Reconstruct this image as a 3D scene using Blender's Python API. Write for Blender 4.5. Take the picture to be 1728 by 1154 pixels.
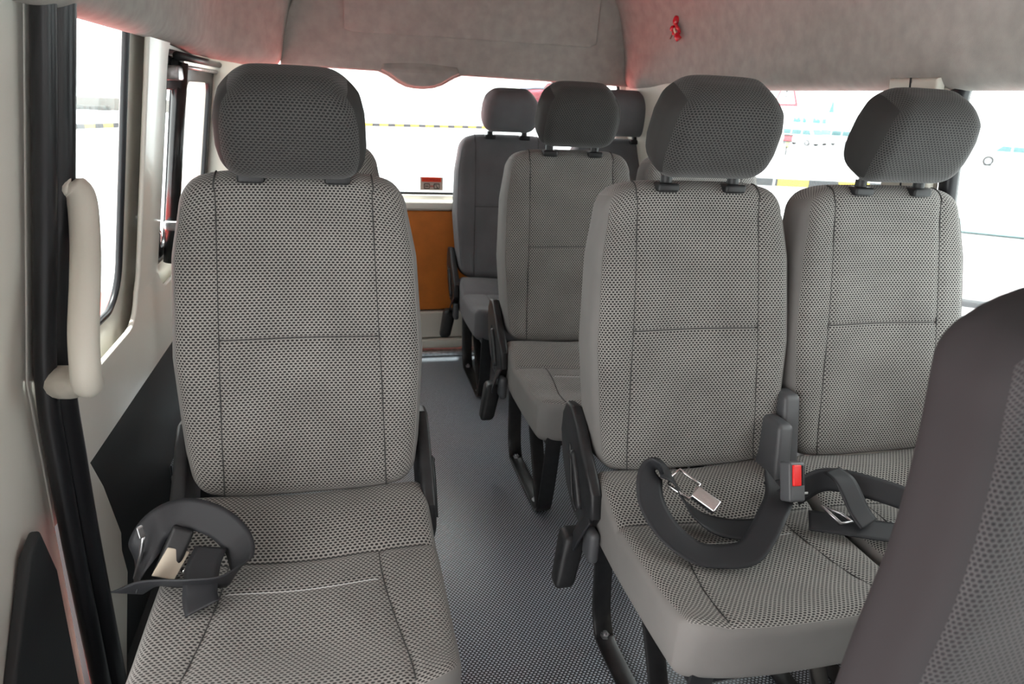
import bpy, bmesh, math, random
from mathutils import Vector, Matrix
R = math.radians
for o in list(bpy.data.objects): bpy.data.objects.remove(o)
sc = bpy.context.scene
C = sc.collection

# ------------------------------------------------------------------ camera
CAMZ = 1.118
yaw, pit, rol, FPX = 0.248, 0.3306, 0.0488, 1189.8
fw = Vector((math.sin(yaw)*math.cos(pit), math.cos(yaw)*math.cos(pit), -math.sin(pit)))
rt = Vector((math.cos(yaw), -math.sin(yaw), 0)); up = rt.cross(fw)
r2 = rt*math.cos(rol) + up*math.sin(rol); u2 = up*math.cos(rol) - rt*math.sin(rol)
cd = bpy.data.cameras.new('camera'); cam = bpy.data.objects.new('camera', cd); C.objects.link(cam)
m = Matrix((r2, u2, -fw)).transposed().to_4x4(); m.translation = (0, 0, CAMZ)
cam.matrix_world = m
cd.sensor_width = 36; cd.lens = 36*FPX/1728; cd.clip_start = .02; cd.clip_end = 600
cd.dof.use_dof = True; cd.dof.focus_distance = 1.45; cd.dof.aperture_fstop = 6.3
sc.camera = cam
# ------------------------------------------------------------------ light
w = bpy.data.worlds.new('sky'); sc.world = w; w.use_nodes = True
wn = w.node_tree.nodes; wl = w.node_tree.links; wn.clear()
bg = wn.new('ShaderNodeBackground'); wo = wn.new('ShaderNodeOutputWorld')
bg.inputs[0].default_value = (1, .98, .958, 1); bg.inputs[1].default_value = 3.0
wl.new(bg.outputs[0], wo.inputs[0])
sd = bpy.data.lights.new('sun', 'SUN'); sun = bpy.data.objects.new('sun', sd); C.objects.link(sun)
sd.energy = 11; sd.angle = R(3); sd.color = (1, .96, .9)
sun.rotation_euler = (R(-5), R(-7), 0)
sc.view_settings.view_transform = 'Standard'; sc.view_settings.look = 'None'
sc.view_settings.gamma = 1; sc.view_settings.exposure = 0.62
sc.view_settings.use_curve_mapping = False

# ------------------------------------------------------------------ materials
def nmat(name):
    m = bpy.data.materials.new(name); m.use_nodes = True
    return m, m.node_tree.nodes, m.node_tree.links, m.node_tree.nodes['Principled BSDF']
def pl(name, col, rough=.6, metal=0, spec=.5, noise=0, nscale=30, bump=0, bscale=200, coat=0):
    m, N, L, b = nmat(name)
    b.inputs['Base Color'].default_value = (*col, 1); b.inputs['Roughness'].default_value = rough
    b.inputs['Metallic'].default_value = metal; b.inputs['Specular IOR Level'].default_value = spec
    b.inputs['Coat Weight'].default_value = coat
    tc = N.new('ShaderNodeTexCoord')
    if noise:
        n = N.new('ShaderNodeTexNoise'); n.inputs['Scale'].default_value = nscale; n.inputs['Detail'].default_value = 5
        L.new(tc.outputs['Object'], n.inputs['Vector'])
        mr = N.new('ShaderNodeMapRange'); mr.inputs[1].default_value = .3; mr.inputs[2].default_value = .7
        mr.inputs[3].default_value = 1-noise; mr.inputs[4].default_value = 1+noise
        L.new(n.outputs[0], mr.inputs[0])
        vm = N.new('ShaderNodeVectorMath'); vm.operation = 'SCALE'; vm.inputs[0].default_value = col
        L.new(mr.outputs[0], vm.inputs[3]); L.new(vm.outputs[0], b.inputs['Base Color'])
    if bump:
        n2 = N.new('ShaderNodeTexNoise'); n2.inputs['Scale'].default_value = bscale
        L.new(tc.outputs['Object'], n2.inputs['Vector'])
        bp = N.new('ShaderNodeBump'); bp.inputs['Strength'].default_value = bump; bp.inputs['Distance'].default_value = .001
        L.new(n2.outputs[0], bp.inputs['Height']); L.new(bp.outputs[0], b.inputs['Normal'])
    return m
def dash_mask(N, L, uvout, pw, ph, fx, fz, soft=.12):
    """staggered rows of small rounded dashes: 1 inside a dash"""
    sp = N.new('ShaderNodeSeparateXYZ'); L.new(uvout, sp.inputs[0])
    def M(op, a, b=None, c=None):
        n = N.new('ShaderNodeMath'); n.operation = op
        for i, v in enumerate((a, b, c)):
            if v is None: continue
            if isinstance(v, (int, float)): n.inputs[i].default_value = v
            else: L.new(v, n.inputs[i])
        return n.outputs[0]
    vr = M('DIVIDE', sp.outputs[1], ph); row = M('FLOOR', vr)
    odd = M('MULTIPLY', M('MODULO', M('ABSOLUTE', row), 2), .5)
    ur = M('ADD', M('DIVIDE', sp.outputs[0], pw), odd)
    fu = M('ABSOLUTE', M('SUBTRACT', M('FRACT', ur), .5)); fv = M('ABSOLUTE', M('SUBTRACT', M('FRACT', vr), .5))
    a = M('POWER', M('DIVIDE', fu, fx), 2.6); bb = M('POWER', M('DIVIDE', fv, fz), 2.6)
    s = M('ADD', a, bb)
    mr = N.new('ShaderNodeMapRange'); mr.interpolation_type = 'SMOOTHSTEP'
    mr.inputs[1].default_value = 1+soft*4; mr.inputs[2].default_value = 1-soft*4; mr.inputs[3].default_value = 0; mr.inputs[4].default_value = 1
    L.new(s, mr.inputs[0]); return mr.outputs[0]
def fabric(name, light, dark, pw=.0078, ph=.0047, noise=.12, rough=.85):
    m, N, L, b = nmat(name)
    uv = N.new('ShaderNodeTexCoord')
    mk = dash_mask(N, L, uv.outputs['UV'], pw, ph, .33, .35)
    mx = N.new('ShaderNodeMix'); mx.data_type = 'RGBA'
    mx.inputs[6].default_value = (*light, 1); mx.inputs[7].default_value = (*dark, 1)
    L.new(mk, mx.inputs[0])
    n = N.new('ShaderNodeTexNoise'); n.inputs['Scale'].default_value = 9; n.inputs['Detail'].default_value = 4
    L.new(uv.outputs['Object'], n.inputs['Vector'])
    mr = N.new('ShaderNodeMapRange'); mr.inputs[1].default_value = .3; mr.inputs[2].default_value = .7
    mr.inputs[3].default_value = 1-noise; mr.inputs[4].default_value = 1+noise; L.new(n.outputs[0], mr.inputs[0])
    vm = N.new('ShaderNodeVectorMath'); vm.operation = 'SCALE'; L.new(mx.outputs[2], vm.inputs[0]); L.new(mr.outputs[0], vm.inputs[3])
    L.new(vm.outputs[0], b.inputs['Base Color'])
    bp = N.new('ShaderNodeBump'); bp.inputs['Strength'].default_value = .5; bp.inputs['Distance'].default_value = .0008; bp.invert = True
    L.new(mk, bp.inputs['Height']); L.new(bp.outputs[0], b.inputs['Normal'])
    b.inputs['Roughness'].default_value = rough; b.inputs['Specular IOR Level'].default_value = .25
    b.inputs['Sheen Weight'].default_value = .15
    return m
M_FAB = fabric('seat_knit', (.272, .262, .248), (.015, .0145, .0145))
M_FABH = fabric('headrest_knit', (.058, .056, .054), (.011, .011, .011))
M_SIDE = pl('seat_side_cloth', (.175, .169, .162), .8, noise=.06, nscale=12, bump=.15, bscale=900, spec=.25)
M_HSIDE = pl('headrest_side_cloth', (.032, .031, .03), .85, bump=.15, bscale=900, spec=.25)
M_FABC = fabric('rear_seat_cloth', (.14, .14, .148), (.09, .09, .096), .005, .003)
M_SIDEC = pl('rear_seat_side', (.14, .14, .148), .8, spec=.25)
M_SEAM = pl('seam_thread', (.05, .05, .05), .9)
M_STITCH = pl('pale_stitch', (.5, .5, .5), .8)
M_BLACK = pl('black_plastic', (.017, .0175, .019), .42, spec=.35, noise=.3, nscale=40, bump=.2, bscale=150)
M_GREYP = pl('dark_grey_plastic', (.07, .072, .078), .45, bump=.15, bscale=300)
M_METALB = pl('black_painted_steel', (.012, .012, .013), .28, noise=.4, nscale=50, spec=.6)
M_CHROME = pl('chrome', (.75, .75, .76), .18, 1)
M_STEEL = pl('bolt_steel', (.45, .45, .46), .35, 1, noise=.3, nscale=60)
M_RUB = pl('door_rubber', (.014, .0145, .017), .34, spec=.4, noise=.2, nscale=8, bump=.1, bscale=80)
M_CREAM = pl('painted_metal', (.82, .80, .73), .32, noise=.02, nscale=5, coat=.2)
M_CREAMP = pl('cream_plastic', (.60, .57, .50), .45, bump=.1, bscale=300)
M_LINER = pl('headliner_cloth', (.35, .328, .305), .9, noise=.10, nscale=25, bump=.5, bscale=500, spec=.2)
M_CARD = pl('door_card', (.028, .031, .034), .6, bump=.2, bscale=250)
M_ORANGE = pl('orange_hardboard', (.58, .17, .018), .55, noise=.12, nscale=14)
M_BELT = None
def belt_mat():
    m, N, L, b = nmat('belt_webbing')
    tc = N.new('ShaderNodeTexCoord'); wv = N.new('ShaderNodeTexWave'); wv.inputs['Scale'].default_value = 260
    wv.bands_direction = 'Y'
    L.new(tc.outputs['UV'], wv.inputs['Vector'])
    bp = N.new('ShaderNodeBump'); bp.inputs['Strength'].default_value = .25; bp.inputs['Distance'].default_value = .0003
    L.new(wv.outputs[1], bp.inputs['Height']); L.new(bp.outputs[0], b.inputs['Normal'])
    b.inputs['Base Color'].default_value = (.02, .021, .024, 1); b.inputs['Roughness'].default_value = .5
    b.inputs['Specular IOR Level'].default_value = .3
    return m
M_BELT = belt_mat()
M_RED = pl('red_plastic', (.75, .01, .01), .35)
def floor_mat():
    m, N, L, b = nmat('stud_rubber')
    tc = N.new('ShaderNodeTexCoord')
    mk = dash_mask(N, L, tc.outputs['Object'], .0088, .0058, .31, .34, .15)
    mx = N.new('ShaderNodeMix'); mx.data_type = 'RGBA'
    n = N.new('ShaderNodeTexNoise'); n.inputs['Scale'].default_value = 4; n.inputs['Detail'].default_value = 5
    L.new(tc.outputs['Object'], n.inputs['Vector'])
    cr = N.new('ShaderNodeMix'); cr.data_type = 'RGBA'
    cr.inputs[6].default_value = (.46, .56, .68, 1); cr.inputs[7].default_value = (.68, .71, .74, 1); L.new(n.outputs[0], cr.inputs[0])
    mx.inputs[6].default_value = (.013, .018, .027, 1); L.new(cr.outputs[2], mx.inputs[7]); L.new(mk, mx.inputs[0])
    L.new(mx.outputs[2], b.inputs['Base Color'])
    bp = N.new('ShaderNodeBump'); bp.inputs['Strength'].default_value = .6; bp.inputs['Distance'].default_value = .001
    L.new(mk, bp.inputs['Height']); L.new(bp.outputs[0], b.inputs['Normal'])
    b.inputs['Roughness'].default_value = .3; b.inputs['Specular IOR Level'].default_value = .8
    return m
M_FLOOR = floor_mat()
def glass_mat(name, tint, gloss=.06):
    m = bpy.data.materials.new(name); m.use_nodes = True; N = m.node_tree.nodes; L = m.node_tree.links; N.clear()
    t = N.new('ShaderNodeBsdfTransparent'); t.inputs[0].default_value = (*tint, 1)
    g = N.new('ShaderNodeBsdfGlossy'); g.inputs['Roughness'].default_value = .02
    d = N.new('ShaderNodeBsdfTranslucent'); d.inputs[0].default_value = (.9, .9, .9, 1)
    mx = N.new('ShaderNodeMixShader'); mx.inputs[0].default_value = gloss; o = N.new('ShaderNodeOutputMaterial')
    m2 = N.new('ShaderNodeMixShader'); m2.inputs[0].default_value = .015
    L.new(t.outputs[0], mx.inputs[1]); L.new(g.outputs[0], mx.inputs[2])
    L.new(mx.outputs[0], m2.inputs[1]); L.new(d.outputs[0], m2.inputs[2]); L.new(m2.outputs[0], o.inputs[0])
    return m
M_GLASS = glass_mat('veiled_window_glass', (.93, .97, .97))  # translucent veil mixed in to fade the bright view outside

# ------------------------------------------------------------------ helpers
def tag(o, label=None, cat=None, group=None, kind=None):
    if label: o['label'] = label
    if cat: o['category'] = cat
    if group: o['group'] = group
    if kind: o['kind'] = kind
    return o
def empty(name, loc, label, cat, group=None, rz=0):
    o = bpy.data.objects.new(name, None); C.objects.link(o); o.location = loc; o.rotation_euler = (0, 0, rz)
    o.empty_display_size = .05
    return tag(o, label, cat, group)
def link(name, me, mats, parent=None, smooth=True):
    if not isinstance(mats, (list, tuple)): mats = [mats]
    for mt in mats: me.materials.append(mt)
    if smooth:
        for p in me.polygons: p.use_smooth = True
    o = bpy.data.objects.new(name, me); C.objects.link(o)
    if parent: o.parent = parent
    return o
def bmobj(name, bm, mats, parent=None, smooth=True, auto=None):
    bmesh.ops.recalc_face_normals(bm, faces=bm.faces)
    me = bpy.data.meshes.new(name); bm.to_mesh(me); bm.free()
    if auto is not None:
        for p in me.polygons: p.use_smooth = True
        me.set_sharp_from_angle(angle=R(auto))
        return link(name, me, mats, parent, False)
    return link(name, me, mats, parent, smooth)
def axis_coords(h, r, n, nr=5):
    """coordinates from -h to h with nr extra steps inside each rounding"""
    a = [-h + r*(1-math.cos(i/nr*math.pi/2)) for i in range(nr)] if r > 0 else []
    mid = [-(h-r) + 2*(h-r)*i/n for i in range(n+1)]
    return a + mid + [-v for v in reversed(a)]
def rbox(bm, size, r, n=(6, 6, 6), warp=None, off=(0, 0, 0), matf=None, nr=5, skip=()):
    """rounded box on a regular grid; warp moves each finished vertex; UVs in metres"""
    hx, hy, hz = [s/2 for s in size]; r = min(r, hx, hy, hz)
    ax = [axis_coords(h, r, k, nr) for h, k in zip((hx, hy, hz), n)]
    H = (hx, hy, hz); uvl = bm.loops.layers.uv.verify(); vd = {}
    def vert(p):
        k = tuple(round(c, 6) for c in p)
        if k in vd: return vd[k]
        q = Vector([max(-(H[i]-r), min(H[i]-r, p[i])) for i in range(3)])
        d = Vector(p)-q
        if d.length > 1e-9 and r > 0:
            d = d.normalized()*r
        P = q+d
        if warp: P = Vector(warp(P.x, P.y, P.z))
        P = P+Vector(off)
        vd[k] = bm.verts.new(P); return vd[k]
    def fuv(fid, p):
        x, y, z = p
        if fid in (2, 3): return (x, z)
        if fid == 5: return (x, hz+(y+hy))
        if fid == 4: return (x, -hz-(y+hy))
        if fid == 0: return (-hx-(y+hy), z)
        return (hx+(y+hy), z)
    for fid in range(6):
        if fid in skip: continue
        a = fid//2; s = -1 if fid % 2 == 0 else 1
        b, c = [(1, 2), (0, 2), (0, 1)][a]
        for i in range(len(ax[b])-1):
            for j in range(len(ax[c])-1):
                ps = []
                for ii, jj in ((i, j), (i+1, j), (i+1, j+1), (i, j+1)):
                    p = [0, 0, 0]; p[a] = s*H[a]; p[b] = ax[b][ii]; p[c] = ax[c][jj]; ps.append(p)
                try: f = bm.faces.new([vert(p) for p in ps])
                except ValueError: continue
                for l, p in zip(f.loops, ps): l[uvl].uv = fuv(fid, p)
                if matf: f.material_index = matf(fid, ps[0])
def box(bm, x0, x1, y0, y1, z0, z1, r=0.003, nr=2):
    c = ((x0+x1)/2, (y0+y1)/2, (z0+z1)/2)
    rbox(bm, (x1-x0, y1-y0, z1-z0), r, (1, 1, 1), off=c, nr=nr)
def catmull(pts, n=8):
    P = [Vector(p) for p in pts]; out = []
    for i in range(len(P)-1):
        p0 = P[i-1] if i else P[0]*2-P[1]; p1, p2 = P[i], P[i+1]; p3 = P[i+2] if i+2 < len(P) else P[-1]*2-P[-2]
        for k in range(n):
            t = k/n
            out.append(.5*((2*p1)+(-p0+p2)*t+(2*p0-5*p1+4*p2-p3)*t*t+(-p0+3*p1-3*p2+p3)*t**3))
    out.append(P[-1]); return out
def tube(bm, pts, rad, seg=10, closed=False, flat=None, spline=0, caps=True):
    """sweep: rad a number or list; flat=(a,b,widthdir) gives an elliptical section"""
    P = catmull(pts, spline) if spline else [Vector(p) for p in pts]
    n = len(P); rings = []; prev = None
    for i, p in enumerate(P):
        if closed: t = (P[(i+1) % n]-P[i-1])
        else: t = (P[min(i+1, n-1)]-P[max(i-1, 0)])
        t.normalize()
        if flat: s = (Vector(flat[2])-t*Vector(flat[2]).dot(t)).normalized()
        else:
            if prev is None: prev = Vector((0, 0, 1)) if abs(t.z) < .9 else Vector((1, 0, 0))
            s = (prev-t*prev.dot(t)).normalized(); prev = s
        q = t.cross(s)
        rr = rad[min(i, len(rad)-1)] if isinstance(rad, (list, tuple)) else rad
        a, b = (flat[0], flat[1]) if flat else (rr, rr)
        ring = []
        for k in range(seg):
            ang = 2*math.pi*k/seg; ca, sa = math.cos(ang), math.sin(ang)
            if flat:   # superellipse so straps read as straps
                ca = math.copysign(abs(ca)**.5, ca); sa = math.copysign(abs(sa)**.5, sa)
            ring.append(bm.verts.new(p+s*ca*a+q*sa*b))
        rings.append(ring)
    m = n if closed else n-1
    for i in range(m):
        A, B = rings[i], rings[(i+1) % n]
        for k in range(seg): bm.faces.new((A[k], A[(k+1) % seg], B[(k+1) % seg], B[k]))
    if not closed and caps: bm.faces.new(rings[0][::-1]); bm.faces.new(rings[-1])
def ribbon(bm, data, width, th=.0012, n=8):
    """strap: data = [(point, width direction)], uv along the strap"""
    P = catmull([d[0] for d in data], n); D = catmull([d[1] for d in data], n)
    uvl = bm.loops.layers.uv.verify(); rows = []; s = 0
    for i, p in enumerate(P):
        t = (P[min(i+1, len(P)-1)]-P[max(i-1, 0)]).normalized()
        d = D[i]; d = (d-t*d.dot(t)).normalized(); nn = t.cross(d)
        if i: s += (P[i]-P[i-1]).length
        row = []
        K = 6
        for k in range(K+1): row.append((bm.verts.new(p+d*width*(k/K-.5)+nn*th), bm.verts.new(p+d*width*(k/K-.5)-nn*th), k/K*width, s))
        rows.append(row)
    for a, b in zip(rows, rows[1:]):
        for k in range(len(a)-1):
            for side in (0, 1):
                q = [a[k], a[k+1], b[k+1], b[k]]
                f = bm.faces.new([v[side] for v in (q if side == 0 else q[::-1])])
                for l, v in zip(f.loops, (q if side == 0 else q[::-1])): l[uvl].uv = (v[2], v[3])
        bm.faces.new((a[0][0], b[0][0], b[0][1], a[0][1])); bm.faces.new((a[-1][0], a[-1][1], b[-1][1], b[-1][0]))
    for row in (rows[0], rows[-1]):
        bm.faces.new([v[0] for v in row]+[v[1] for v in reversed(row)])
def cyl(bm, c, axis, rad, h, seg=20, r2=None):
    a = Vector(axis).normalized(); c = Vector(c)
    s = a.orthogonal().normalized(); q = a.cross(s); r2 = rad if r2 is None else r2
    R1 = [bm.verts.new(c+(s*math.cos(2*math.pi*k/seg)+q*math.sin(2*math.pi*k/seg))*rad) for k in range(seg)]
    R2 = [bm.verts.new(c+a*h+(s*math.cos(2*math.pi*k/seg)+q*math.sin(2*math.pi*k/seg))*r2) for k in range(seg)]
    for k in range(seg): bm.faces.new((R1[k], R1[(k+1) % seg], R2[(k+1) % seg], R2[k]))
    bm.faces.new(R1[::-1]); bm.faces.new(R2)
def rrect(x0, x1, z0, z1, r, n=8):
    if not isinstance(r, (list, tuple)): r = [r]*4   # bl, br, tr, tl
    out = []
    for (cx, cz, a0, rr) in ((x0+r[0], z0+r[0], 180, r[0]), (x1-r[1], z0+r[1], 270, r[1]), (x1-r[2], z1-r[2], 0, r[2]), (x0+r[3], z1-r[3], 90, r[3])):
        for k in range(n+1):
            a = R(a0+90*k/n); out.append((cx+rr*math.cos(a), cz+rr*math.sin(a)))
    return out
def sheet(name, outer, holes, th, mp, mats, parent=None, bevel=0.003, cuts=()):
    """flat plate with holes from 2D outlines, given thickness and a soft edge, then mapped into place"""
    cu = bpy.data.curves.new(name, 'CURVE'); cu.dimensions = '2D'; cu.fill_mode = 'BOTH'
    for pts in [outer]+holes:
        s = cu.splines.new('POLY'); s.points.add(len(pts)-1); s.use_cyclic_u = True
        for i, p in enumerate(pts): s.points[i].co = (p[0], p[1], 0, 1)
    cu.extrude = max(th/2-bevel, .0001); cu.bevel_depth = bevel; cu.bevel_resolution = 2; cu.offset = -bevel
    o = bpy.data.objects.new(name+'_c', cu); me = bpy.data.meshes.new_from_object(o)
    bpy.data.objects.remove(o); bpy.data.curves.remove(cu)
    me.materials.clear()
    bm = bmesh.new(); bm.from_mesh(me); bpy.data.meshes.remove(me)
    bmesh.ops.remove_doubles(bm, verts=bm.verts, dist=1e-5)
    for cv in cuts: bmesh.ops.bisect_plane(bm, geom=bm.verts[:]+bm.edges[:]+bm.faces[:], plane_co=(0, cv, 0), plane_no=(0, 1, 0))
    for v in bm.verts: v.co = Vector(mp(v.co.x, v.co.y, v.co.z))
    return bmobj(name, bm, mats, parent, auto=35)
def copy_tree(o, parent=None, swap=None):
    c = o.copy(); C.objects.link(c); c.parent = parent
    if swap and c.data and any(mt in swap for mt in c.data.materials):
        key = c.data.name+'_swap'
        if key in bpy.data.meshes: c.data = bpy.data.meshes[key]
        else:
            c.data = c.data.copy(); c.data.name = key
            for i, mt in enumerate(c.data.materials):
                if mt in swap: c.data.materials[i] = swap[mt]
    for ch in list(o.children): copy_tree(ch, c, swap)
    return c
def ss(a, b, x):
    t = max(0, min(1, (x-a)/(b-a))); return t*t*(3-2*t)

#PART2
# ------------------------------------------------------------------ shell
def wl(u, v, t): return (-.52+.15*max(0, v-.6)-t, u, v)            # left side wall leans in towards the roof
def wr(u, v, t): return (1.375-.15*(v-.6)+t, u, v)            # right side wall
def wb(u, v, t): return (u, 3.075+t-.04*(v-.7), v)            # tailgate
WIN1 = rrect(.98, 1.865, .605, 1.30, [.09, .10, .09, .09]); WIN2 = rrect(2.20, 3.06, .60, 1.205, .07)
st = lambda o: tag(o, kind='structure')
def inset(x0, x1, z0, z1, r, d): return rrect(x0-d, x1+d, z0-d, z1+d, [q+d for q in (r if isinstance(r, list) else [r]*4)])
# left: outer skin, inner skin with larger openings (a step all round), dark card below
skinL = [(1.33, .30), (3.10, .30), (3.10, 1.40), (1.33, 1.40)]
st(sheet('wall_left', skinL, [rrect(1.36, 1.89, .58, 1.33, [.02, .10, .09, .02]), WIN2], .008, lambda u, v, t: wl(u, v, t+.035), M_CREAM, cuts=(.6,)))
def cut(pts): return pts
st(sheet('wall_left_panel', [(1.33, -.22), (1.44, -.22), (1.50, -.10), (1.565, .02), (1.55, .09), (1.562, .13), (1.535, .20), (1.50, .29), (1.452, .37),
    (3.06, .352), (3.10, .36), (3.10, 1.36), (1.33, 1.36)],
    [rrect(1.345, 1.955, .535, 1.34, [.015, .13, .11, .01]), rrect(2.165, 3.085, .545, 1.25, .09)], .012, lambda u, v, t: wl(u, v, t), M_CREAM, bevel=.005, cuts=(.6,)))
bm = bmesh.new(); box(bm, -.60, -.535, 1.40, 3.10, -.24, .372, .01)
st(bmobj('wall_left_card', bm, M_CARD))
# rubber gasket round each left window, on the outer skin
def ring_obj(name, pts, mp, rad, mat, parent=None, a=None):
    bm = bmesh.new(); tube(bm, [mp(u, v, 0) for u, v in pts], rad, 8, True); return bmobj(name, bm, mat, parent)
w1 = empty('window_1', (0, 0, 0), None, None); w1['kind'] = 'structure'
W1P = rrect(1.36, 1.878, .592, 1.315, [.02, .10, .09, .02])
ring_obj('window_gasket', W1P, lambda u, v, t: wl(u, v, .026), .0085, M_RUB, w1)
sheet('window_pane', W1P, [], .004, lambda u, v, t: wl(u, v, t+.034), M_GLASS, w1, .0008)
w2 = empty('window_2', (0, 0, 0), None, None); w2['kind'] = 'structure'
W2P = rrect(2.205, 3.055, .605, 1.20, .07)
ring_obj('window_gasket', W2P, lambda u, v, t: wl(u, v, .026), .010, M_RUB, w2)
sheet('window_pane', W2P, [], .004, lambda u, v, t: wl(u, v, t+.044), M_GLASS, w2, .0008)
sheet('sliding_pane_frame', rrect(2.42, 3.04, .63, 1.17, .05), [rrect(2.50, 2.95, .67, 1.125, .045)], .016, lambda u, v, t: wl(u, v, t+.012), M_RUB, w2)
sheet('fixed_pane_frame', rrect(2.22, 2.38, .62, 1.19, .05), [rrect(2.245, 2.345, .65, 1.16, .04)], .014, lambda u, v, t: wl(u, v, t+.016), M_RUB, w2)
bm = bmesh.new(); tube(bm, [wl(2.30, z, -.012) for z in (.60, .9, 1.175)], .02, 12)
bmobj('centre_post', bm, M_METALB, w2)
bm = bmesh.new(); tube(bm, [wl(2.40, z, -.004) for z in (.60, .9, 1.175)], .008, 10)
bmobj('post_trim', bm, M_STEEL, w2)
bm = bmesh.new(); tube(bm, [wl(y, 1.19, -.012) for y in (2.24, 2.7, 3.03)], .011, 10)
bmobj('top_rail', bm, M_BLACK, w2)
bm = bmesh.new(); tube(bm, [wl(y, 1.165, -.006) for y in (2.34, 2.7, 3.03)], .006, 10)
bmobj('rail_trim', bm, M_STEEL, w2)
bm = bmesh.new(); box(bm, -.475, -.415, 2.22, 2.34, 1.125, 1.165, .008); bmobj('latch', bm, M_STEEL, w2)
bm = bmesh.new(); box(bm, -.475, -.42, 2.28, 2.35, 1.10, 1.185, .008); bmobj('latch_cover', bm, M_BLACK, w2)
bm = bmesh.new(); box(bm, -.51, -.462, 2.27, 2.34, .70, .73, .008); bmobj('lower_latch', bm, M_STEEL, w2)
# B pillar with the two-lobed door rubber
st(sheet('trim_1', [(.86, -.22), (1.34, -.22), (1.34, 1.5), (.86, 1.5)], [], .05, lambda u, v, t: wl(u, v, t+.045-.02*math.cos((u-1.0)*12)), M_CREAM, bevel=.01, cuts=(.6,)))
st(sheet('trim_2', [(.86, -.22), (1.235, -.22), (1.235, .27), (1.20, .375), (1.15, .36), (.86, .02)], [], .02, lambda u, v, t: wl(u, v, t+.01), M_CARD, bevel=.006))
def seal_path(y0, dx): return [wl(y0+.008*math.sin((z-.2)*3)+.06*max(0, .3-z), z, dx) for z in [-.25+.1*i for i in range(19)]]
bm = bmesh.new(); tube(bm, seal_path(1.305, -.002), .018, 14, spline=3); st(bmobj('trim_3', bm, M_RUB))
bm = bmesh.new(); tube(bm, seal_path(1.360, -.004), .026, 16, spline=3); st(bmobj('trim_4', bm, M_RUB))
# right side
skinR = [(-.3, -.02), (3.10, -.02), (3.10, 1.45), (-.3, 1.45)]
RW = [rrect(1.515, 2.62, .60, 1.245, .09), rrect(.05, 1.345, .60, 1.245, .09)]
st(sheet('wall_right', skinR, [rrect(1.50, 2.635, .585, 1.26, .10), rrect(.035, 1.36, .585, 1.26, .10)], .012, wr, M_CREAMP, bevel=.005))
for k, wd in enumerate(RW):
    e = empty('window_%d' % (k+3), (0, 0, 0), None, None); e['kind'] = 'structure'
    ring_obj('window_gasket', wd, lambda u, v, t: wr(u, v, .018), .02, M_RUB, e)
    sheet('window_pane', wd, [], .004, lambda u, v, t: wr(u, v, t+.026), M_GLASS, e, .0008)
st(sheet('trim_5', [(1.355, .55), (1.50, .55), (1.50, 1.205), (1.355, 1.205)], [], .03, lambda u, v, t: wr(u, v, t-.022), M_CREAMP, bevel=.012))
st(sheet('trim_6', [(1.425, .55), (1.428, .55), (1.428, 1.205), (1.425, 1.205)], [], .004, lambda u, v, t: wr(u, v, t-.038), M_CARD, bevel=.0005))
st(sheet('trim_7', [(2.60, .10), (3.09, .10), (3.09, 1.21), (2.60, 1.21)], [], .03, lambda u, v, t: wr(u, v, t-.022-.03*ss(2.8, 3.05, u)), M_CREAMP, bevel=.012))
# tailgate
st(sheet('wall_back', [(-.58, .0), (1.40, .0), (1.40, 1.60), (-.58, 1.60)], [rrect(-.30, 1.20, .715, 1.26, .09)], .02, wb, M_CREAM, bevel=.004))
w5 = empty('window_5', (0, 0, 0), None, None); w5['kind'] = 'structure'
RG = rrect(-.295, 1.195, .72, 1.255, .085)
ring_obj('window_gasket', RG, lambda u, v, t: wb(u, v, .004), .007, M_RUB, w5)
sheet('window_pane', RG, [], .004, lambda u, v, t: wb(u, v, t+.008), M_GLASS, w5, .0008)
bm = bmesh.new(); box(bm, -.30, 1.20, 3.035, 3.085, .655, .695, .012, 4); st(bmobj('trim_8', bm, M_CREAM))
bm = bmesh.new(); box(bm, -.30, 1.20, 3.045, 3.075, .207, .648, .006, 3); st(bmobj('trim_9', bm, M_ORANGE))
bm = bmesh.new(); box(bm, -.50, 1.36, 3.035, 3.085, .075, .20, .012, 4); st(bmobj('trim_10', bm, M_CREAMP))
bm = bmesh.new(); box(bm, -.50, 1.36, 3.02, 3.085, .028, .072, .008, 4); st(bmobj('trim_11', bm, M_CREAMP))
bm = bmesh.new(); box(bm, -.50, 1.36, 2.99, 3.06, .0, .024, .006, 3); st(bmobj('trim_12', bm, M_STEEL))
# floor with the side step
bm = bmesh.new(); box(bm, -.33, 1.42, -.40, 3.06, -.04, 0, .004); st(bmobj('floor', bm, M_FLOOR))
bm = bmesh.new(); box(bm, -.60, -.30, 2.12, 3.06, -.05, -.002, .004); st(bmobj('floor_corner', bm, M_FLOOR))
bm = bmesh.new(); box(bm, -.62, -.30, -.40, 2.14, -.24, -.20, .004); st(bmobj('floor_step', bm, M_CARD))
bm = bmesh.new(); box(bm, -.335, -.318, -.40, 2.14, -.24, -.035, .003); box(bm, -.60, -.32, 2.12, 2.14, -.24, -.045, .003); st(bmobj('floor_riser', bm, M_CARD))
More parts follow.
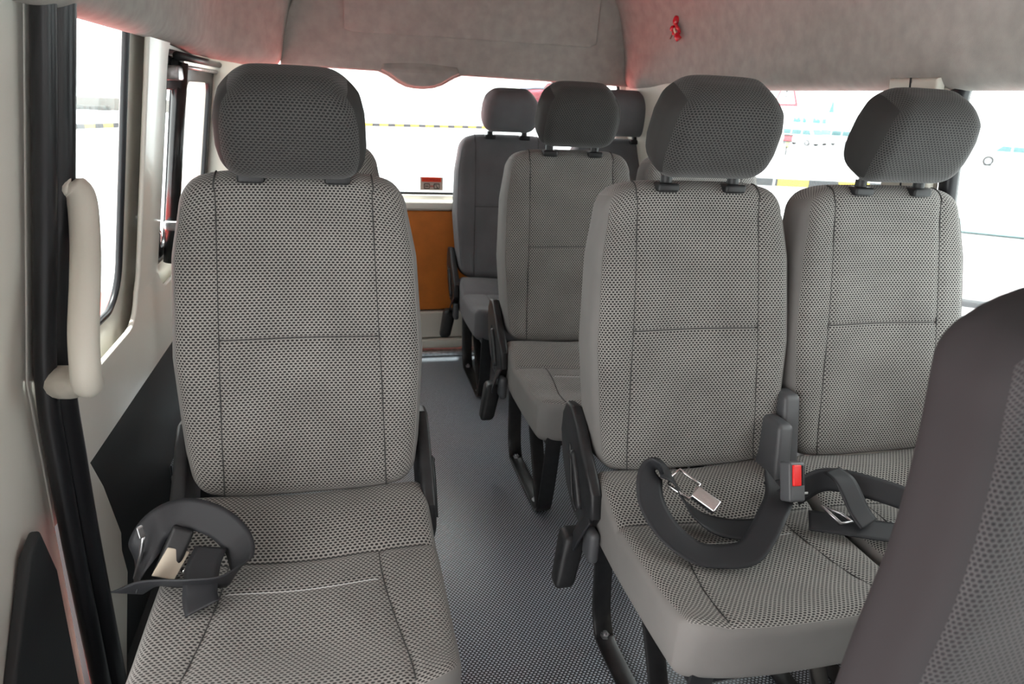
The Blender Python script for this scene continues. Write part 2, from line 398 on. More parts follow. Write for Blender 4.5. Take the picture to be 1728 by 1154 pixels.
# headliner: one swept shell with an inward lip over the windows
def xl_at(y): return -.40 + .185*ss(2.55, 3.02, y)
def xr_at(y): return 1.275 - .055*ss(2.5, 3.02, y)
def liner_section(y):
    a, b = xl_at(y), xr_at(y); c = (a+b)/2
    zl = 1.235-.03*ss(2.3, 3.0, y); zr = 1.197
    L_ = [(a-.10, zl+.012), (a-.04, zl-.004), (a-.01, zl), (a+.008, zl+.02), (a+.018, zl+.06), (a+.035, zl+.14), (a+.075, zl+.26), (a+.16, zl+.38), (a+.32, 1.70)]
    R_ = [(b+.10, zr+.012), (b+.04, zr-.004), (b+.01, zr), (b-.008, zr+.02), (b-.018, zr+.06), (b-.035, zr+.15), (b-.08, zr+.29), (b-.17, zr+.41), (b-.33, 1.70)]
    return L_+[(c, 1.72)]+R_[::-1]
bm = bmesh.new(); rows = []
ys = [-1.25+.12*i for i in range(36)]; ys = [y for y in ys if y < 3.0]+[3.0]
for y in ys:
    sec = catmull([(x, y, z) for x, z in liner_section(y)], 5)
    rows.append([bm.verts.new(p) for p in sec])
for A, B in zip(rows, rows[1:]):
    for k in range(len(A)-1): bm.faces.new((A[k], A[k+1], B[k+1], B[k]))
ceil = bmobj('ceiling', bm, M_LINER); st(ceil)
sm = ceil.modifiers.new('thick', 'SOLIDIFY'); sm.thickness = .012; sm.offset = -1
def clip_button(p, n, r=.006):
    bm = bmesh.new(); cyl(bm, Vector(p)-Vector(n)*.004, n, r, .0065, 16, r*.8); o = bmobj('liner_plug', bm, M_LINER, ceil, auto=40)
# tailgate upper lining (leans forward), with pressed panel and the lamp hump
bm = bmesh.new()
HD = rrect(-.235, 1.262, 1.199, 1.72, [.03, .03, .30, .30], 10)
bm.free()
def hd(u, v, t): return (u, 3.015-.12*(v-1.2)+t, v)
def hdz(u): return 1.199
hump = [(.165, 1.199), (.20, 1.185), (.245, 1.158), (.275, 1.146), (.31, 1.141), (.345, 1.141), (.385, 1.146), (.42, 1.158), (.47, 1.187), (.50, 1.199)]
outer = [(-.20, 1.205), (-.19, 1.202)]+hump+[(1.225, 1.192), (1.245, 1.215), (1.235, 1.30), (1.20, 1.42), (1.13, 1.56), (.95, 1.70), (.5, 1.73), (.05, 1.71), (-.08, 1.56), (-.16, 1.40), (-.195, 1.28)]
st(sheet('wall_back_lining', outer, [], .022, hd, M_LINER, bevel=.009))
st(sheet('trim_13', [(.04, 1.345), (.06, 1.335), (1.02, 1.335), (1.05, 1.35), (1.05, 1.60), (.96, 1.66), (.06, 1.66), (.04, 1.63)], [], .012, lambda u, v, t: hd(u, v, t-.017), M_LINER, bevel=.005))
st(sheet('trim_14', [(x*.93+.0233, 1.141+(z-1.141)*1.0+.006) for x, z in hump]+[(.48, 1.232), (.333, 1.245), (.185, 1.232)], [], .026, lambda u, v, t: hd(u, v, t-.014+.016*ss(1.20, 1.24, v)), M_LINER, bevel=.010, cuts=(1.20, 1.215, 1.23)))
# dark rubber line where lining meets the tailgate
bm = bmesh.new()
tube(bm, [(x, 2.999-.02*(z-1.2), z) for x, z in liner_section(3.0)[2:-2]], .006, 8, spline=6)
st(bmobj('trim_15', bm, M_RUB))
# left rear corner post
bm = bmesh.new(); rbox(bm, (.30, .06, .70), .02, (3, 1, 4), off=(-.39, 3.03, .88)); st(bmobj('trim_16', bm, M_CREAMP))

# ------------------------------------------------------------------ seats
LEAN = R(11.4)
def hw_back(t):
    P = [(-.1, .196), (0, .200), (.15, .211), (.45, .2225), (.75, .214), (.92, .199), (1.05, .189)]
    for (a, b), (c, d) in zip(P, P[1:]):
        if t <= c: return b+(d-b)*ss(a, c, t) if False else b+(d-b)*(t-a)/(c-a)
    return P[-1][1]
BH = .60      # backrest length along its lean
def back_warp(x, y, z):
    t = (z+BH/2)/BH; k = x/.22; ax = abs(k)
    # outline
    w = hw_back(t); X = k*w; ax = min(1, abs(k))
    zz = z+BH/2
    zz -= .028*ax**5*ss(.7, 1, t); zz += .022*ax**5*(1-ss(0, .25, t))
    yy = y+.055      # 0 front .. .11 back
    if y < 0:
        f = -y/.055
        d = -.010*math.sin(math.pi*max(0, min(1, t*1.05)))                    # gentle crown
        d += .012*math.exp(-(X/.10)**2)*ss(.05, .3, t)*(1-ss(.85, 1, t))       # dished middle
        sx = .139+.006*math.cos(t*3)
        d += .0045*math.exp(-((abs(X)-sx)/.006)**2)*ss(.0, .1, t)
        if abs(X) < sx: d += .0040*math.exp(-((zz-.303)/.006)**2)
        yy += d*f
    yy += .012*(1-t)*(1 if y > 0 else 0)
    Y = yy*math.cos(LEAN)+zz*math.sin(LEAN); Z = .395+zz*math.cos(LEAN)-yy*math.sin(LEAN)*.6
    return (X, Y, Z)
def seam_pt(x, zz, dy=.0):
    """point on the backrest front for a seam"""
    t = zz/BH; w = hw_back(t); k = x/w
    P = Vector(back_warp(k*.22, -.055, zz-BH/2)); return P+Vector((0, dy, 0))
HWC = .212
def cush_top(x, y):
    z = .372
    z += .016*ss(-.30, -.44, y)*1.0
    z += -.010*math.exp(-(x/.11)**2)*ss(-.44, -.30, y)
    z += .034*ss(-.135, -.02, y)
    z -= .006*math.exp(-((y+.128)/.008)**2)
    sx = .118+.030*ss(-.15, -.44, y)
    z -= .004*math.exp(-((abs(x)-sx)/.006)**2)*(1-ss(-.14, -.11, y))
    if abs(x) < sx: z -= .003*math.exp(-((y+.20)/.006)**2)
    return z
def cush_warp(x, y, z):
    # box centred: y -.235..+.235 -> -.44..+.03 ; z top .065
    Y = y-.205; k = x/HWC
    X = x*(1+.02*math.sin((Y+.44)/.47*math.pi))
    fr = ss(-.36, -.44, Y); Y += .035*fr*abs(k)**4      # rounded plan corners
    Y -= .008*fr*(1-k*k)
    tz = (z+.065)/.13
    top = cush_top(X, Y); bot = .262
    return (X, Y+.02*(1-tz)*ss(-.36, -.44, Y), bot+(top-bot)*tz)
def hr_warp(x, y, z):
    t = (z+.094)/.188
    P = [(0, .90), (.12, .955), (.35, 1.0), (.6, .985), (.8, .925), (.92, .84), (1, .76)]
    w = P[-1][1]
    for (a, b), (c, d) in zip(P, P[1:]):
        if t <= c: w = b+(d-b)*max(0, (t-a))/(c-a); break
    k = x/.125
    zz = z-.012*abs(k)**4*(1 if z > 0 else 0)*ss(0, .094, z)
    dd = .88+.12*math.sin(math.pi*min(1, max(0, t)))
    return (x*w, (y*dd)-.012*(1-t)-.006*math.sin(math.pi*t)*(1 if y < 0 else 0), zz)
def strap(bm, *a, **k): ribbon(bm, *a, **k)
def leg_frame(x):
    bm = bmesh.new(); hw = .022
    tube(bm, [(x, .035, .30), (x, .025, .18), (x, .012, .07), (x, -.01, .022), (x, -.04, .007), (x, -.18, .006), (x, -.31, .007), (x, -.345, .02), (x, -.362, .06), (x, -.385, .17), (x, -.405, .30)],
         .01, 12, flat=(hw, .0045, (1, 0, 0)), spline=4)
    return bm
def make_seat(label, cat='seat', group=None, cover=(-1,), posts=.0, mats=None, legs=True):
    root = empty('van_seat', (0, 0, 0), label, cat, group)
    bm = bmesh.new()
    def mf(fid, p): return 1 if fid in (0, 1, 3, 4) else 0
    rbox(bm, (.44, .11, BH), .034, (44, 4, 90), back_warp, matf=mf)
    b = bmobj('backrest', bm, [M_FAB, M_SIDE], root)
    for s in (-1, 1):
        bm = bmesh.new(); pts = []
        for i in range(40):
            zz = .012+(BH-.046)*i/39; t = zz/BH; pts.append(seam_pt(s*(.139+.006*math.cos(t*3)), zz, -.0009))
        for i in range(1, 10):
            a = i/9*math.pi/2; q = .034*(1-math.cos(a)); w_ = hw_back(1); pts.append(Vector(back_warp(s*.1335*.22/w_, -.055+q, BH/2-.034+.034*math.sin(a)))+Vector((0, -.0008*math.cos(a), .0008)))
        tube(bm, pts, .0014, 6); bmobj('seam', bm, M_SEAM, b)
    bm = bmesh.new(); tube(bm, [seam_pt(-.138+.276*i/20, .303, -.001) for i in range(21)], .0015, 6); bmobj('seam', bm, M_SEAM, b)
    # side edge piping
    for s in (-1, 1):
        bm = bmesh.new(); pts = []
        for i in range(50):
            z = -BH/2+.04+(BH-.09)*i/49
            t = (z+BH/2)/BH; q = .034*(1-math.cos(math.pi/4)); pts.append(Vector(back_warp(s*(.22-q), -.055+q, z))+Vector((s*.0003, 0, 0)))
        tube(bm, pts, .0014, 6); bmobj('edge_piping', bm, M_SIDE, b)
    bm = bmesh.new()
    rbox(bm, (HWC*2, .47, .13), .024, (44, 60, 6), cush_warp, matf=lambda fid, p: 0 if fid == 5 else 1)
    c = bmobj('cushion', bm, [M_FAB, M_SIDE], root)
    for s in (-1, 1):
        bm = bmesh.new(); pts = [(s*(.118+.030*ss(-.15, -.44, y)), y, cush_top(s*(.118+.030*ss(-.15, -.44, y)), y)+.0012) for y in [-.13-.29*i/30 for i in range(31)]]
        tube(bm, pts, .0011, 6); bmobj('seam', bm, M_SEAM, c)
    bm = bmesh.new(); tube(bm, [(x, -.20, cush_top(x, -.20)+.0006) for x in [-.12+.24*i/20 for i in range(21)]], .0011, 6); bmobj('stitching', bm, M_STITCH, c)
    bm = bmesh.new(); tube(bm, [(x, -.128, cush_top(x, -.128)+.0002) for x in [-.195+.39*i/20 for i in range(21)]], .0016, 6); bmobj('seam', bm, M_SEAM, c)
    # headrest
    h = empty('headrest', (0, .098, 1.087), None, None); h.parent = root
    bm = bmesh.new(); rbox(bm, (.25, .116, .182), .044, (16, 4, 10), hr_warp, matf=lambda fid, p: 1 if fid in (0, 1) else 0, nr=8)
    bmesh.ops.rotate(bm, verts=bm.verts, cent=(0, 0, 0), matrix=Matrix.Rotation(R(25), 3, 'X'))
    bmobj('headrest_pad', bm, [M_FABH, M_HSIDE], h)
    for s in (-1, 1):
        bm = bmesh.new(); cyl(bm, (s*.073, .038, -.125), (0, -.3, 1), .006, .10, 14); bmobj('headrest_post', bm, M_CHROME, h, auto=40)
        bm = bmesh.new(); rbox(bm, (.046, .034, .018), .006, (2, 2, 1), off=(s*.073, .122, .969)); cyl(bm, (s*.073, .124, .962), (0, 0, 1), .012, .030, 14)
        bmobj('post_guide', bm, M_BLACK, b, auto=40)
    # seat pan under the cushion and leg frames
    bm = bmesh.new(); box(bm, -.185, .185, -.40, .03, .245, .268, .006); bmobj('seat_pan', bm, M_METALB, root)
    if legs:
        for s in (-1, 1):
            lf = bmobj('leg_frame', leg_frame(s*.165), M_METALB, root, auto=50)
            bm = bmesh.new(); tube(bm, [(s*.165, -.20, .255), (s*.165, -.27, .13), (s*.165, -.335, .012)], .01, 12, flat=(.020, .004, (1, 0, 0)), spline=4); bmobj('brace', bm, M_METALB, lf, auto=50)
            for y in (-.023, -.28):
                bm = bmesh.new(); cyl(bm, (s*.165, y, .008), (0, 0, 1), .015, .003, 18); cyl(bm, (s*.165, y, .011), (0, 0, 1), .010, .009, 6); cyl(bm, (s*.165, y, .02), (0, 0, 1), .005, .006, 10); bmobj('bolt', bm, M_STEEL, lf, auto=30)
    for s in cover:
        prof = [(.150, .505), (.168, .475), (.172, .43), (.150, .375), (.11, .325), (.06, .292), (.015, .285), (-.03, .30), (-.052, .335), (-.045, .385), (-.005, .42), (.03, .445), (.07, .485), (.11, .510)]
        xo = s*.224
        cv = sheet('recliner_cover', [(p[0], p[1]) for p in prof], [], .026, lambda u, v, t: (xo+t, u, v), M_BLACK, root, bevel=.008)
        bm = bmesh.new(); tube(bm, [(xo+s*.014, .075, .425), (xo+s*.015, .045, .39), (xo+s*.015, .005, .325)], [.006, .010, .008], 12, spline=6); bmobj('recline_lever', bm, M_BLACK, cv)
        bm = bmesh.new(); tube(bm, [(xo+s*.013, .10, .43), (xo+s*.014, .085, .40), (xo+s*.014, .06, .33), (xo+s*.013, .03, .305)], .0035, 8, spline=6); bmobj('cover_rib', bm, M_BLACK, cv)
    return root
def hang_buckle(root, s):
    """webbing tail and sleeve hanging from the aisle side of a seat"""
    xo = s*.232; bm = bmesh.new()
    ribbon(bm, [((xo, -.035, .335), (.2, 1, 0)), ((xo+s*.012, -.025, .30), (.2, 1, .1)), ((xo+s*.018, -.005, .255), (.3, 1, .4))], .045, .002)
    bmobj('belt_tail', bm, M_BELT, root)
    bm = bmesh.new(); rbox(bm, (.052, .055, .115), .014, (2, 2, 4), lambda x, y, z: (x*(1-.15*(.5-z/.115))-s*.22*z, y*(1-.25*(.5-z/.12))+.22*z, z), off=(xo+s*.022, .012, .205)); bmobj('belt_sleeve', bm, M_BLACK, root)
    bm = bmesh.new(); rbox(bm, (.022, .05, .07), .01, (2, 2, 2), off=(xo-s*.004, -.045, .275)); bmobj('belt_anchor', bm, M_GREYP, root)

seatA = make_seat('grey knit aisle seat right of the aisle, a belt loop lying on its cushion', cover=(-1,))
hang_buckle(seatA, -1)
PX, PY, PP, PS = .702, 1.186, .8278, .448
seatA.location = (PX, PY, 0)
s = copy_tree(seatA); s.location = (PX, PY+PP, 0); s['label'] = 'grey knit seat right of the aisle in the second row, behind the belt-strewn front seat'
swapC = {M_FAB: M_FABC, M_SIDE: M_SIDEC, M_FABH: M_FABC, M_HSIDE: M_SIDEC}
s = copy_tree(seatA, swap=swapC); s.location = (PX-.015, PY+2*PP, 0)
for ch in s.children:
    if ch.name.startswith('headrest'): ch.scale = (.92, 1, .92); ch.location.z -= .008
s.location = (PX-.015, PY+2*PP, 0); s['label'] = 'smooth grey seat in the back row, nearest the orange tailgate panel'
win = make_seat('grey knit window seat right of the belt-strewn seat, headrest before the window pillar', cover=())
win.location = (PX+PS, PY+.0, 0)
s = copy_tree(win); s.location = (PX+PS, PY+PP, 0); s['label'] = 'grey window seat of the second row, almost hidden behind the front aisle seat'
s = copy_tree(win, swap=swapC); s.location = (PX+PS+.03, PY+2*PP, 0); s['label'] = 'smooth grey back-row seat with its headrest before the rear corner post'
lf = make_seat('large grey knit single seat left of the aisle, beside the white door panel', cover=(-1, 1))
lf.location = (-.0746, 1.204, 0)
for ch in lf.children:
    if ch.name.startswith('cushion'): ch.scale = (1.04, 1.10, 1)
    if ch.name.startswith('headrest'): ch.location.y += .02; ch.location.z -= .022
s = copy_tree(win); s.location = (-.085, PY+PP, 0); s['label'] = 'grey knit seat mostly hidden behind the large left seat'
for o in bpy.data.objects:
    if o.name.startswith('van_seat'): o['group'] = None; del o['group']
# front seat, near the camera at the lower right
def fr_warp(x, y, z):
    t = (z+.33)/.66; w = 1.04-.24*ss(.25, 1, t)
    k = abs(x)/.25
    zz = z-.06*k**4*ss(.75, 1, t)+.015*(x/.25)*0
    yy = y*(1.0)+.02*math.exp(-(x/.14)**2)*(1 if y < 0 else 0)*ss(0, .3, t)
    return (x*w, yy+.08*(t-.5)*0+.035*ss(.55, 1, t), zz)
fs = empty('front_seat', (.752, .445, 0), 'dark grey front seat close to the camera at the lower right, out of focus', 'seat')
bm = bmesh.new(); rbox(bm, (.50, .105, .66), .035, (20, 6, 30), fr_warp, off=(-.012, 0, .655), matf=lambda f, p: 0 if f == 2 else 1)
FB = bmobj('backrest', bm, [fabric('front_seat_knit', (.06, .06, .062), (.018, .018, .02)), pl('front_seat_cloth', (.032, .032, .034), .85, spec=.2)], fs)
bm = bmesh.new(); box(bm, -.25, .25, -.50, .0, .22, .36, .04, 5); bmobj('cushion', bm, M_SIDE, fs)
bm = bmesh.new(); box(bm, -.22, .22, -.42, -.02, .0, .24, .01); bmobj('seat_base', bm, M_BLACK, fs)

#PART3
# ------------------------------------------------------------------ unseen front end of the cabin, added and its openings sized for the lighting
st(sheet('wall_left_cab_unseen', [(-1.25, -.22), (.90, -.22), (.90, 1.45), (-1.25, 1.45)], [rrect(-1.1, .83, -.12, 1.28, .08)], .03, lambda u, v, t: wl(u, v, t+.02), M_CREAM, bevel=.005, cuts=(.6,)))
st(sheet('wall_right_cab_unseen', [(-1.25, -.05), (-.28, -.05), (-.28, 1.45), (-1.25, 1.45)], [rrect(-1.0, -.38, .62, 1.22, .08)], .02, wr, M_CREAMP, bevel=.005))
st(sheet('wall_front_unseen', [(-.60, -.22), (1.45, -.22), (1.45, 1.72), (-.60, 1.72)], [rrect(-.15, 1.05, .80, 1.28, .10)], .04, lambda u, v, t: (u, -1.25+t, v), M_GREYP, bevel=.01))
# ------------------------------------------------------------------ grab handle
gh = empty('grab_handle', (-.45, 1.30, .60), 'curved cream grab handle on the door pillar beside the left window', 'handle')
def gl(pts): return [(x+.45, y-1.30, z-.60) for x, y, z in pts]
bm = bmesh.new()
tube(bm, gl([(-.445, 1.365, .945), (-.43, 1.362, .925), (-.425, 1.335, .86), (-.42, 1.285, .79), (-.42, 1.245, .72), (-.42, 1.228, .665), (-.425, 1.238, .632), (-.43, 1.262, .622)]), [.019, .021]+[.0235]*36+[.024]*20, 18, spline=6)
bmobj('grip', bm, M_CREAMP, gh)
bm = bmesh.new(); tube(bm, gl([(-.475, 1.36, .935), (-.46, 1.365, .942), (-.440, 1.362, .940)]), [.026, .024, .020], 16, spline=4); bmobj('upper_mount', bm, M_CREAMP, gh)
bm = bmesh.new(); tube(bm, gl([(-.512, 1.33, .600), (-.47, 1.30, .610), (-.435, 1.270, .624)]), [.030]*5+[.023]*4, 16, spline=4); bmobj('lower_mount', bm, M_CREAMP, gh)
# liner plugs
for p, n in [((1.232, 2.291, 1.451), (-1, 0, -.3)), ((1.252, 2.171, 1.281), (-1, 0, -.1)), ((1.222, 2.813, 1.235), (-1, 0, 0)), ((1.254, 1.656, 1.286), (-1, 0, -.1)), ((-.345, 2.776, 1.384), (1, 0, -.2)), ((-.285, 2.88, 1.25), (1, 0, 0))]:
    clip_button(p, Vector(n).normalized())
# ------------------------------------------------------------------ red wrapper clipped to the liner
rc = empty('ribbon_clip', (1.214, 2.559, 1.383), 'shiny red twisted ribbon clip stuck on the grey roof lining', 'clip')
bm = bmesh.new(); tube(bm, [(-.012+.006*math.sin(a*2), .020*math.cos(a)*.8, .016*math.sin(a)) for a in [i*math.pi/8 for i in range(16)]], .0062, 8, True); bmobj('ring', bm, pl('glossy_red', (.6, .0, .01), .15, coat=1), rc)
RGL = bpy.data.materials['glossy_red']
for (y0, z0, y1, z1) in ((.004, .014, .008, .042), (-.012, -.012, -.026, -.034), (.016, .004, .030, .006)):
    bm = bmesh.new(); tube(bm, [(-.012, y0, z0), (-.016, (y0+y1)/2, (z0+z1)/2), (-.010, y1, z1)], [.006, .009, .0105, .0115], 10, spline=3); bmobj('lobe', bm, RGL, rc)
bm = bmesh.new(); tube(bm, [(-.014, .018, -.004), (-.016, .036, -.028)], .003, 8); bmobj('stem', bm, pl('brown_stem', (.2, .06, .04), .5), rc)
bm = bmesh.new(); tube(bm, [(-.018, .006, .004), (-.021, -.004, -.004), (-.016, -.008, -.014)], .004, 8, spline=3); bmobj('pale_filler', bm, pl('pale_core', (.8, .62, .5), .5), rc)
# ------------------------------------------------------------------ sticker on the tailgate glass
lb = empty('window_label', (.387, 3.062, .735), 'beige belt warning label with a red band on the rear glass', 'label')
def plate(nm, x0, x1, z0, z1, y, th, mat, r=.001): return sheet(nm, rrect(x0, x1, z0, z1, r, 3), [], th, lambda u, v, t: (u, y+t, v), mat, lb, bevel=.0002)
MB, MK = pl('label_beige', (.52, .42, .36), .6), pl('label_black', (.03, .025, .02), .6)
MRD, MDR = pl('label_red', (.80, .05, .005), .5), pl('label_dark_red', (.45, .005, .0), .5)
plate('backing', -.049, .049, .0, .056, 0, .001, MB)
plate('red_band', -.042, .041, .036, .055, -.001, .001, MRD)
bm = bmesh.new(); random.seed(4)
x = -.035
while x < .036:
    wd = random.uniform(.003, .007); h0 = .041+random.uniform(0, .001); h1 = h0+random.uniform(.003, .006)
    box(bm, x, x+wd, -.0024, -.0014, h0, h1, .0004, 1); x += wd+random.uniform(.0015, .003)
bmobj('script_line', bm, MDR, lb)
for x0 in (-.033, .009):
    o_ = rrect(x0, x0+.026, .006, .029, .004, 4); i_ = rrect(x0+.0035, x0+.0235, .0095, .0255, .002, 3)
    sheet('pictogram_frame', o_, [i_], .001, lambda u, v, t: (u, -.0012+t, v), MK, lb, bevel=.0002)
plate('bar_mark', -.027, -.013, .0155, .0195, -.0012, .001, MK)
plate('arrow_mark', -.006, .009, .016, .0195, -.0012, .001, MDR)
sheet('diagonal_mark', [(.015, .0225), (.018, .0245), (.029, .010), (.0245, .0085), (.020, .0185)], [], .001, lambda u, v, t: (u, -.0012+t, v), MK, lb, bevel=.0002)
# round sticker on the left window
rs = empty('round_sticker', wl(2.335, .655, .03), 'round red and white sticker in the lower corner of the side window', 'sticker')
def disc(r): return [(r*math.cos(i*math.pi/16), r*math.sin(i*math.pi/16)) for i in range(32)]
sheet('sticker_ring', disc(.036), [disc(.029)], .001, lambda u, v, t: (-t+.15*v+.001, u, v), MRD, rs, bevel=.0002)
sheet('sticker_face', disc(.0285), [], .001, lambda u, v, t: (-t+.15*v, u, v), pl('sticker_white', (.8, .8, .8), .5), rs, bevel=.0002)
sheet('sticker_bar', [(-.024, .014), (-.017, .022), (.024, -.014), (.017, -.022)], [], .001, lambda u, v, t: (-t+.15*v+.0016, u, v), MRD, rs, bevel=.0002)
# rear under-view mirror outside the tailgate glass; its pink reflection is painted into the colour
rm = empty('parking_mirror', (.93, 3.18, 1.20), 'round parking mirror with painted pink reflection hanging outside the rear glass', 'mirror')
bm = bmesh.new(); rbox(bm, (.20, .05, .155), .025, (8, 2, 8), lambda x, y, z: (x-.01*z, y+1.2*x*x+1.2*z*z, z*(1-.9*abs(x))), off=(-.03, .10, -.10)); bmobj('mirror_glass', bm, pl('mirror_pink_reflection', (.62, .16, .22), .12, .5), rm)
bm = bmesh.new(); tube(bm, [(.0, -.07, .0), (.0, .0, .0), (.0, .06, -.005), (-.002, .10, -.03)], .011, 10, spline=4); bmobj('mirror_arm', bm, M_STEEL, rm)
bm = bmesh.new(); rbox(bm, (.05, .03, .03), .006, (2, 2, 2), off=(0, -.078, .0)); bmobj('bracket', bm, M_BLACK, rm)
bm = bmesh.new(); tube(bm, [(-.12, .09, -.035), (-.06, .09, -.028), (.0, .09, -.025)], .006, 8); bmobj('brace_rod', bm, pl('pale_blue_rod', (.25, .38, .5), .4), rm)

# ------------------------------------------------------------------ loose seat belts
def belt(nm, data, width, label, n=10):
    """strap with its origin at its first point"""
    o0 = Vector(data[0][0]); bm = bmesh.new()
    ribbon(bm, [(Vector(p)-o0, d) for p, d in data], width, .0011, n); o = bmobj(nm, bm, M_BELT); o.location = o0
    if label: tag(o, label, 'seat belt')
    return o
G1 = (-.75, -.62, .25)     # strap lying flat, seen from above
b1 = belt('seat_belt', [((.815, 1.07, .435), (-.4, .5, .6)), ((.778, .995, .445), (-.62, .75, .1)), ((.740, .955, .432), (-.62, .75, .05)), ((.700, .925, .405), (-.6, .75, .0)), ((.668, .912, .390), (-.35, .9, .2)),
    ((.625, .920, .384), (-.05, 1, .25)), ((.585, .935, .387), (.25, .9, .3)), ((.552, .975, .405), (.85, .4, .2)), ((.536, 1.020, .435), (1, .05, .05)), ((.540, 1.050, .468), (1, .05, -.05)), ((.558, 1.066, .484), (.85, .5, .0)),
    ((.585, 1.058, .468), (.3, .95, .0)), ((.603, 1.045, .437), (.2, .95, .1)), ((.620, 1.03, .410), (.1, 1, .1)), ((.655, 1.01, .388), (.05, 1, .2)), ((.70, .992, .383), (.0, 1, .2)), ((.76, .985, .384), (0, 1, .2))], .051,
    'charcoal seat belt looped over the aisle seat cushion with a chrome tongue')
tg = empty('belt_tongue', Vector((.640, 1.016, .437)), None, None); tg.parent = b1; tg.location -= b1.location; tg.rotation_euler = (R(25), R(20), R(-48))
bm = bmesh.new(); rbox(bm, (.050, .028, .013), .003, (2, 2, 1)); bmobj('tongue_block', bm, M_CHROME, tg, auto=40)
bm = bmesh.new(); tube(bm, [(-.024, -.020, 0), (-.070, -.022, 0), (-.074, 0, 0), (-.070, .022, 0), (-.024, .020, 0)], .0032, 8, True); bmobj('tongue_loop', bm, M_CHROME, tg)
b2 = belt('seat_belt', [((.84, 1.03, .42), (.1, .3, .9)), ((.905, 1.035, .445), (.1, .4, .9)), ((.975, .995, .445), (.2, .5, .8)), ((1.05, .94, .43), (.2, .5, .8)), ((1.07, .90, .41), (.2, .7, .6)), ((1.02, .90, .398), (.1, 1, .4)), ((.955, .925, .396), (.0, 1, .35)), ((.895, .955, .396), (-.1, 1, .35)), ((.845, .985, .392), (-.1, 1, .3))], .045,
    'charcoal seat belt folded on the window seat cushion right of the red buckle')
bm = bmesh.new(); o0 = b2.location
ribbon(bm, [(Vector((.905, 1.022, .474))-o0, (1, -.1, 0)), (Vector((.913, .990, .465))-o0, (1, -.1, 0)), (Vector((.925, .955, .424))-o0, (1, -.1, 0)), (Vector((.935, .935, .405))-o0, (1, -.1, 0))], .042, .0012)
bmobj('belt_wrap', bm, M_BELT, b2)
bm = bmesh.new(); tube(bm, [Vector(p)-o0 for p in ((.868, .985, .420), (.895, .965, .414), (.905, .945, .408), (.885, .948, .404))], .0035, 8, True); bmobj('adjuster_loop', bm, M_STEEL, b2)
# red-button buckle on its stalk
bk = empty('belt_buckle', (.812, 1.06, .42), 'black belt buckle with a bright red release button between the seats', 'buckle')
def tilt(o, e): o.rotation_euler = e; return o
bm = bmesh.new(); rbox(bm, (.040, .026, .072), .005, (3, 2, 4), off=(0, 0, 0)); o = tilt(bmobj('buckle_case', bm, M_GREYP, bk), (R(-22), R(10), R(12))); o.location = (-.022, -.078, .062)
bm = bmesh.new(); rbox(bm, (.020, .006, .038), .002, (2, 1, 2), off=(-.005, -.014, .012)); bmobj('release_button', bm, M_RED, o)
bm = bmesh.new(); rbox(bm, (.006, .004, .036), .001, (1, 1, 1), off=(.0125, -.0132, .012)); bmobj('buckle_slot', bm, M_RUB, o)
bm = bmesh.new(); ribbon(bm, [((-.018, -.055, .035), (1, .2, .1)), ((.01, -.03, .012), (1, .2, .1)), ((.022, .005, -.005), (1, .3, .1)), ((.03, .04, -.01), (1, .3, .1))], .044, .002); bmobj('buckle_strap', bm, M_BELT, bk)
bm = bmesh.new()
for i in range(9): box(bm, .022+.003*(i % 2), .034+.003*(i % 2), -.058+.006*i, -.0555+.006*i, .018-.004*i, .022-.004*i, .0005, 1)
bmobj('stitching', bm, M_STITCH, bk)
# belt anchor covers between the two right-hand seats
an = empty('belt_anchor_cover', (.918, 1.20, .40), 'grey plastic anchor covers standing between the two front right seats', 'cover')
bm = bmesh.new(); rbox(bm, (.036, .08, .12), .010, (2, 3, 4), lambda x, y, z: (x+.08*z, y+.25*z, z), off=(-.040, -.03, .05)); bmobj('cover_shell', bm, M_GREYP, an)
bm = bmesh.new(); rbox(bm, (.040, .05, .17), .010, (2, 3, 4), lambda x, y, z: (x+.02*z, y+.25*z, z), off=(.0, -.005, .07)); bmobj('cover_shell', bm, M_GREYP, an)
# left seat belt pile
b3 = belt('seat_belt', [((-.335, 1.04, .36), (.2, .3, .9)), ((-.318, 1.05, .42), (.1, .3, .9)), ((-.296, 1.065, .452), (.0, .45, .85)), ((-.258, 1.075, .462), (.1, .5, .8)), ((-.21, 1.06, .452), (.25, .5, .8)), ((-.175, 1.03, .430), (.5, .4, .7)), ((-.168, .995, .410), (.6, .2, .7)),
    ((-.188, .968, .405), (.2, -.5, .8)), ((-.232, .968, .405), (.0, -.6, .75)), ((-.275, .985, .398), (-.1, -.6, .7)), ((-.31, 1.005, .385), (-.1, -.6, .6)), ((-.345, 1.03, .355), (-.2, -.5, .6))], .050,
    'charcoal seat belt coiled at the left edge of the large single seat')
o0 = b3.location
bm = bmesh.new(); ribbon(bm, [(Vector(p)-o0, d) for p, d in [((-.215, 1.03, .425), (1, .3, .1)), ((-.222, .995, .415), (1, .3, .1)), ((-.222, .955, .395), (1, .2, .2)), ((-.215, .93, .388), (1, .1, .3))]], .05, .0012); bmobj('belt_fold', bm, M_BELT, b3)
bm = bmesh.new(); rbox(bm, (.035, .004, .045), .0015, (3, 1, 3), lambda x, y, z: (x+.25*z, y+.004*math.sin(x*120), z), off=(0, 0, 0)); o = bmobj('care_label', bm, pl('cream_cloth', (.58, .52, .42), .8), b3); o.location = Vector((-.275, 1.025, .405))-o0; o.rotation_euler = (R(-40), R(25), R(10))
bk2 = empty('belt_buckle', (-.31, 1.09, .36), 'black belt buckle with a small silver tongue, half under the left belt coil', 'buckle')
bm = bmesh.new(); rbox(bm, (.034, .026, .085), .006, (2, 2, 3)); o = bmobj('buckle_case', bm, M_BLACK, bk2); o.location = (.035, -.045, .05); o.rotation_euler = (R(-25), R(25), 0)
